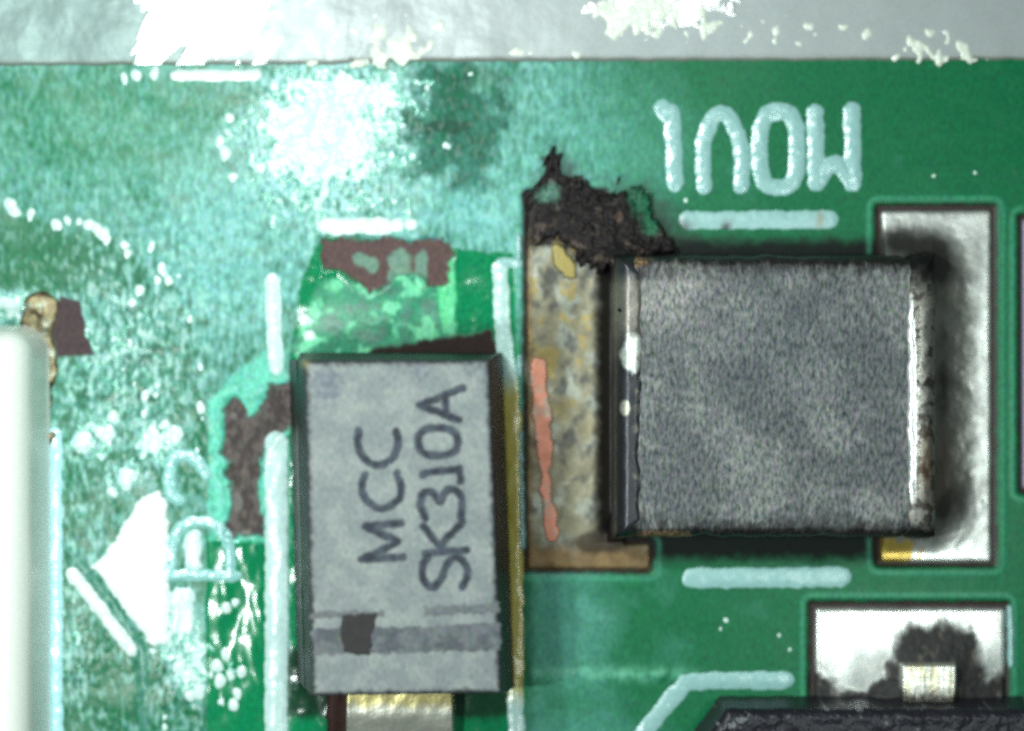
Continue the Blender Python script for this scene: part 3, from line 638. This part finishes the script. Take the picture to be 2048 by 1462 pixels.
def cl_tint(x, y, d):
    c = mixc(np.broadcast_to(lin(230, 230, 218), x.shape + (3,)), lin(206, 196, 140), sstep(0.0, 0.4, fbm(x, y, 22, 3, 244, 1, 0.3)) * 0.5)
    return mixc(c, lin(52, 48, 44), sstep(1362, 1400, y + 8 * fbm(x, y, 16, 2, 246)))
patch('lead', (1788, 1316, 1928, 1440), 2, lambda x, y: rect(x, y, 1800, 1326, 1916, 1460, 6), 'tin', ch, height=0.34, edge=7, tint=cl_tint, rough=0.34, relief=1.2, base=0.0, zref=0.3, lump=lambda x, y, d: 0.012 * fbm(x, y, 30, 2, 247, 1, 0.2), lo=6, under=0.3)

# ------------------------------------------------------------------ charred lump at the varistor corner
CHAR = [(1062,420),(1054,380),(1080,356),(1090,322),(1106,286),(1114,320),(1122,344),(1150,356),(1166,346),(1178,378),(1200,388),(1222,396),(1240,366),(1256,376),(1282,370),(1300,392),(1312,424),(1336,452),(1370,480),(1362,512),(1300,526),(1270,540),(1236,556),(1206,548),(1176,540),(1146,506),(1112,478),(1090,492),(1062,486)]
def char_field(x, y):
    return poly(x, y, CHAR) + fbm(x, y, 30, 3, 250) * 12 + fbm(x + 0.4 * y, y, 11, 2, 259, 1.0, 0.3) * 13 - 16 * sstep(1240, 1380, x)
def char_tint(x, y, d):
    q = fbm(x, y, 34, 4, 251); k = fbm(x, y, 60, 3, 255)
    c = mixc(np.broadcast_to(lin(34, 28, 28), x.shape + (3,)), lin(92, 78, 70), sstep(0.15, 0.55, q) * 0.8)
    c = mixc(c, lin(30, 110, 78), np.clip(sstep(0.25, 0.95, 0.9 * blob(x, y, 1290, 400, 44, 40) + 0.7 * blob(x, y, 1300, 450, 20, 30) + 0.6 * q), 0, 1) * 0.75)
    c = mixc(c, lin(96, 140, 122), np.clip(sstep(0.3, 0.9, 0.8 * blob(x, y, 1096, 388, 40, 26) + 0.5 * q), 0, 1) * 0.8)
    c = mixc(c, lin(84, 66, 56), np.clip(sstep(0.5, 0.8, blob(x, y, 1236, 436, 12, 16) + 0.2 * q), 0, 1))
    return c
ck = patch('charred_lump', (1036, 270, 1900, 580), 2, char_field, 'char', None, height=0.10, edge=16, tint=char_tint, rough=0.7, relief=1.5, lump=lambda x, y, d: 0.10 * (fbm(x, y, 34, 4, 258) + 0.35) + 0.16 * blob(x, y, 1190, 470, 90, 60) + 0.55 * blob(x, y, 1236, 530, 36, 30), under=0.06)
tag(ck, 'black charred crust burnt onto the top of the varistor and its pads', 'char')

# ------------------------------------------------------------------ white crust and beads for glare, flux spatter on the strip
def glare_field(x, y):  # white crust put in where lamp glare whitens the board
    a = glare_level(x, y)
    n = fbm(x, y, 44, 3, 270); k = fbm(x, y, 15, 2, 274, 1.0, 0.7)
    return 26 * (a - 0.54 + 0.46 * n + 0.42 * k * sstep(0.08, 0.35, a))
def glare_tint(x, y, d):
    return mixc(np.broadcast_to(lin(120, 196, 172), x.shape + (3,)), lin(206, 232, 226), sstep(1, 7, d))
cr = patch('glare_crust', (-40, 140, 900, 1480), 2, glare_field, 'flux', None, height=0.016, edge=10, tint=glare_tint, rough=0.22, relief=1.5, under=0.012, lo=4, profile='soft', lump=lambda x, y, d: 0.010 * fbm(x, y, 20, 3, 276) + 0.012 * fbm(x, y, 60, 2, 278))
tag(cr, 'raised white crust imitating lamp glare over the left half of the board', 'flux crust', None, 'stuff')  # not dried flux: the crust stands in for lamp glare
def spatter_field(x, y):
    a = 0.9 * blob(x, y, 795, 105, 42, 30) + 0.75 * blob(x, y, 725, 128, 22, 12) + 0.8 * blob(x, y, 1300, 10, 90, 34) + 0.5 * blob(x, y, 1250, 40, 70, 30) + 0.55 * blob(x, y, 1035, 108, 26, 10) + 0.55 * blob(x, y, 1160, 110, 16, 16)
    a = a + 0.45 * blob(x, y, 1890, 100, 120, 34) + 0.6 * blob(x, y, 635, 122, 22, 16) + 0.33 * blob(x, y, 840, 60, 200, 40) + 0.30 * blob(x, y, 1500, 60, 300, 60)
    return 26 * (a - 0.52 + 0.64 * fbm(x, y, 34, 2, 280, 1.15, 0.85) * sstep(0.02, 0.25, a))
sp_ = patch('flux_spatter', (560, -60, 2120, 138), 2, spatter_field, 'flux', None, height=0.02, edge=9, tint=lin(226, 232, 216), rough=0.2, relief=1.0, under=0.012, base=strip_z, profile='soft', lump=lambda x, y, d: 0.006 * fbm(x, y, 24, 2, 286))
tag(sp_, 'white flux spatter scattered over the silver strip', 'flux spatter', None, 'stuff')
rng = np.random.RandomState(5)
spots = [(18,412,14),(28,420,13),(60,425,11),(110,448,8),(116,450,10),(135,440,8),(158,444,9),(178,450,9),(195,462,11),(205,470,12),(215,480,9),(248,490,9),(255,505,9),(303,494,9),(325,540,9),(315,560,8),(338,562,9),(380,640,8),(280,580,10),(262,606,8),
         (612,640,13),(620,675,12),(165,880,18),(200,865,12),(225,830,12),(215,870,14),(290,790,10),(310,880,20),(350,870,16),(400,815,10),(330,850,10),(255,955,18),(225,985,12),(440,1135,9),(465,1150,8),(452,1215,9),(470,1205,10),(475,1385,10),(450,1310,12),(435,1330,13),(440,1360,12),(462,1350,9),(485,1340,9),(470,1410,11),
         (360,1330,14),(375,1350,14),(395,1380,14),(380,1390,12),(250,155,8),(275,150,10),(310,150,10),(550,175,10),(600,170,12),(540,240,9),(460,235,9),(440,285,10),(450,310,10),(465,355,9),(690,330,14),(735,340,12),(715,355,10),(330,1190,14),(1452,1240,4),(1441,1258,3),(1558,1270,3),(1580,1300,3),(1868,352,3),(1950,345,3),(1372,400,4)]
for _ in range(60):
    a = rng.rand()
    if a < 0.55: cx, cy, s_ = 670 + rng.randn() * 100, 270 + rng.randn() * 85, 3 + rng.rand() * 5
    elif a < 0.8: cx, cy, s_ = 240 + rng.randn() * 90, 690 + rng.randn() * 100, 2 + rng.rand() * 4
    else: cx, cy, s_ = 330 + rng.randn() * 60, 1330 + rng.randn() * 70, 3 + rng.rand() * 5
    if 140 < cy and not (640 < cx < 1000 and cy > 440) and cx > 130: spots.append((cx, cy, s_))
V, F = [], []
for (cx, cy, r) in spots:
    sq = 0.75 + 0.35 * rng.rand(); b0 = float(bh(np.array([[cx]]), np.array([[cy]]))[0, 0])
    base = len(V); wob = 1 + 0.32 * rng.randn(10).clip(-1.4, 1.4); wob = (wob + np.roll(wob, 1)) / 2; hr = 0.16 + 0.08 * rng.rand()
    for ring, (rr, hh) in enumerate(((1.2, -0.3), (0.92, 0.30), (0.6, 0.75), (0.25, 0.97))):
        for k in range(10):
            a = k * math.tau / 10
            V.append(((cx + r * rr * wob[k] * sq * math.cos(a) - 1024) / PX, (731 - cy + r * rr * wob[k] / sq * math.sin(a)) / PX, b0 + hh * r * hr / PX))
    V.append(((cx - 1024) / PX, (731 - cy) / PX, b0 + r * hr / PX))
    for g in range(3):
        for k in range(10):
            F.append((base + g * 10 + k, base + g * 10 + (k + 1) % 10, base + g * 10 + 10 + (k + 1) % 10, base + g * 10 + 10 + k))
    for k in range(10): F.append((base + 30 + k, base + 30 + (k + 1) % 10, base + 40))
me = bpy.data.meshes.new('glint_beads'); me.from_pydata(V, [], F)  # white beads put in for glints on the board
me.polygons.foreach_set('use_smooth', np.ones(len(F), bool))
at = me.attributes.new('tint', 'FLOAT_COLOR', 'POINT'); at.data.foreach_set('color', np.tile(np.r_[lin(214, 236, 230), 1].astype(np.float32), len(V)))
for nm, v in (('rough', 0.22), ('relief', 0.5)):
    at = me.attributes.new(nm, 'FLOAT', 'POINT'); at.data.foreach_set('value', np.full(len(V), v, np.float32))
me.materials.append(M['flux'])
fx = link(bpy.data.objects.new('glint_beads', me))
tag(fx, 'white glossy beads imitating glints over the green board', 'flux residue', None, 'stuff')  # not flux residue: the beads stand in for glints
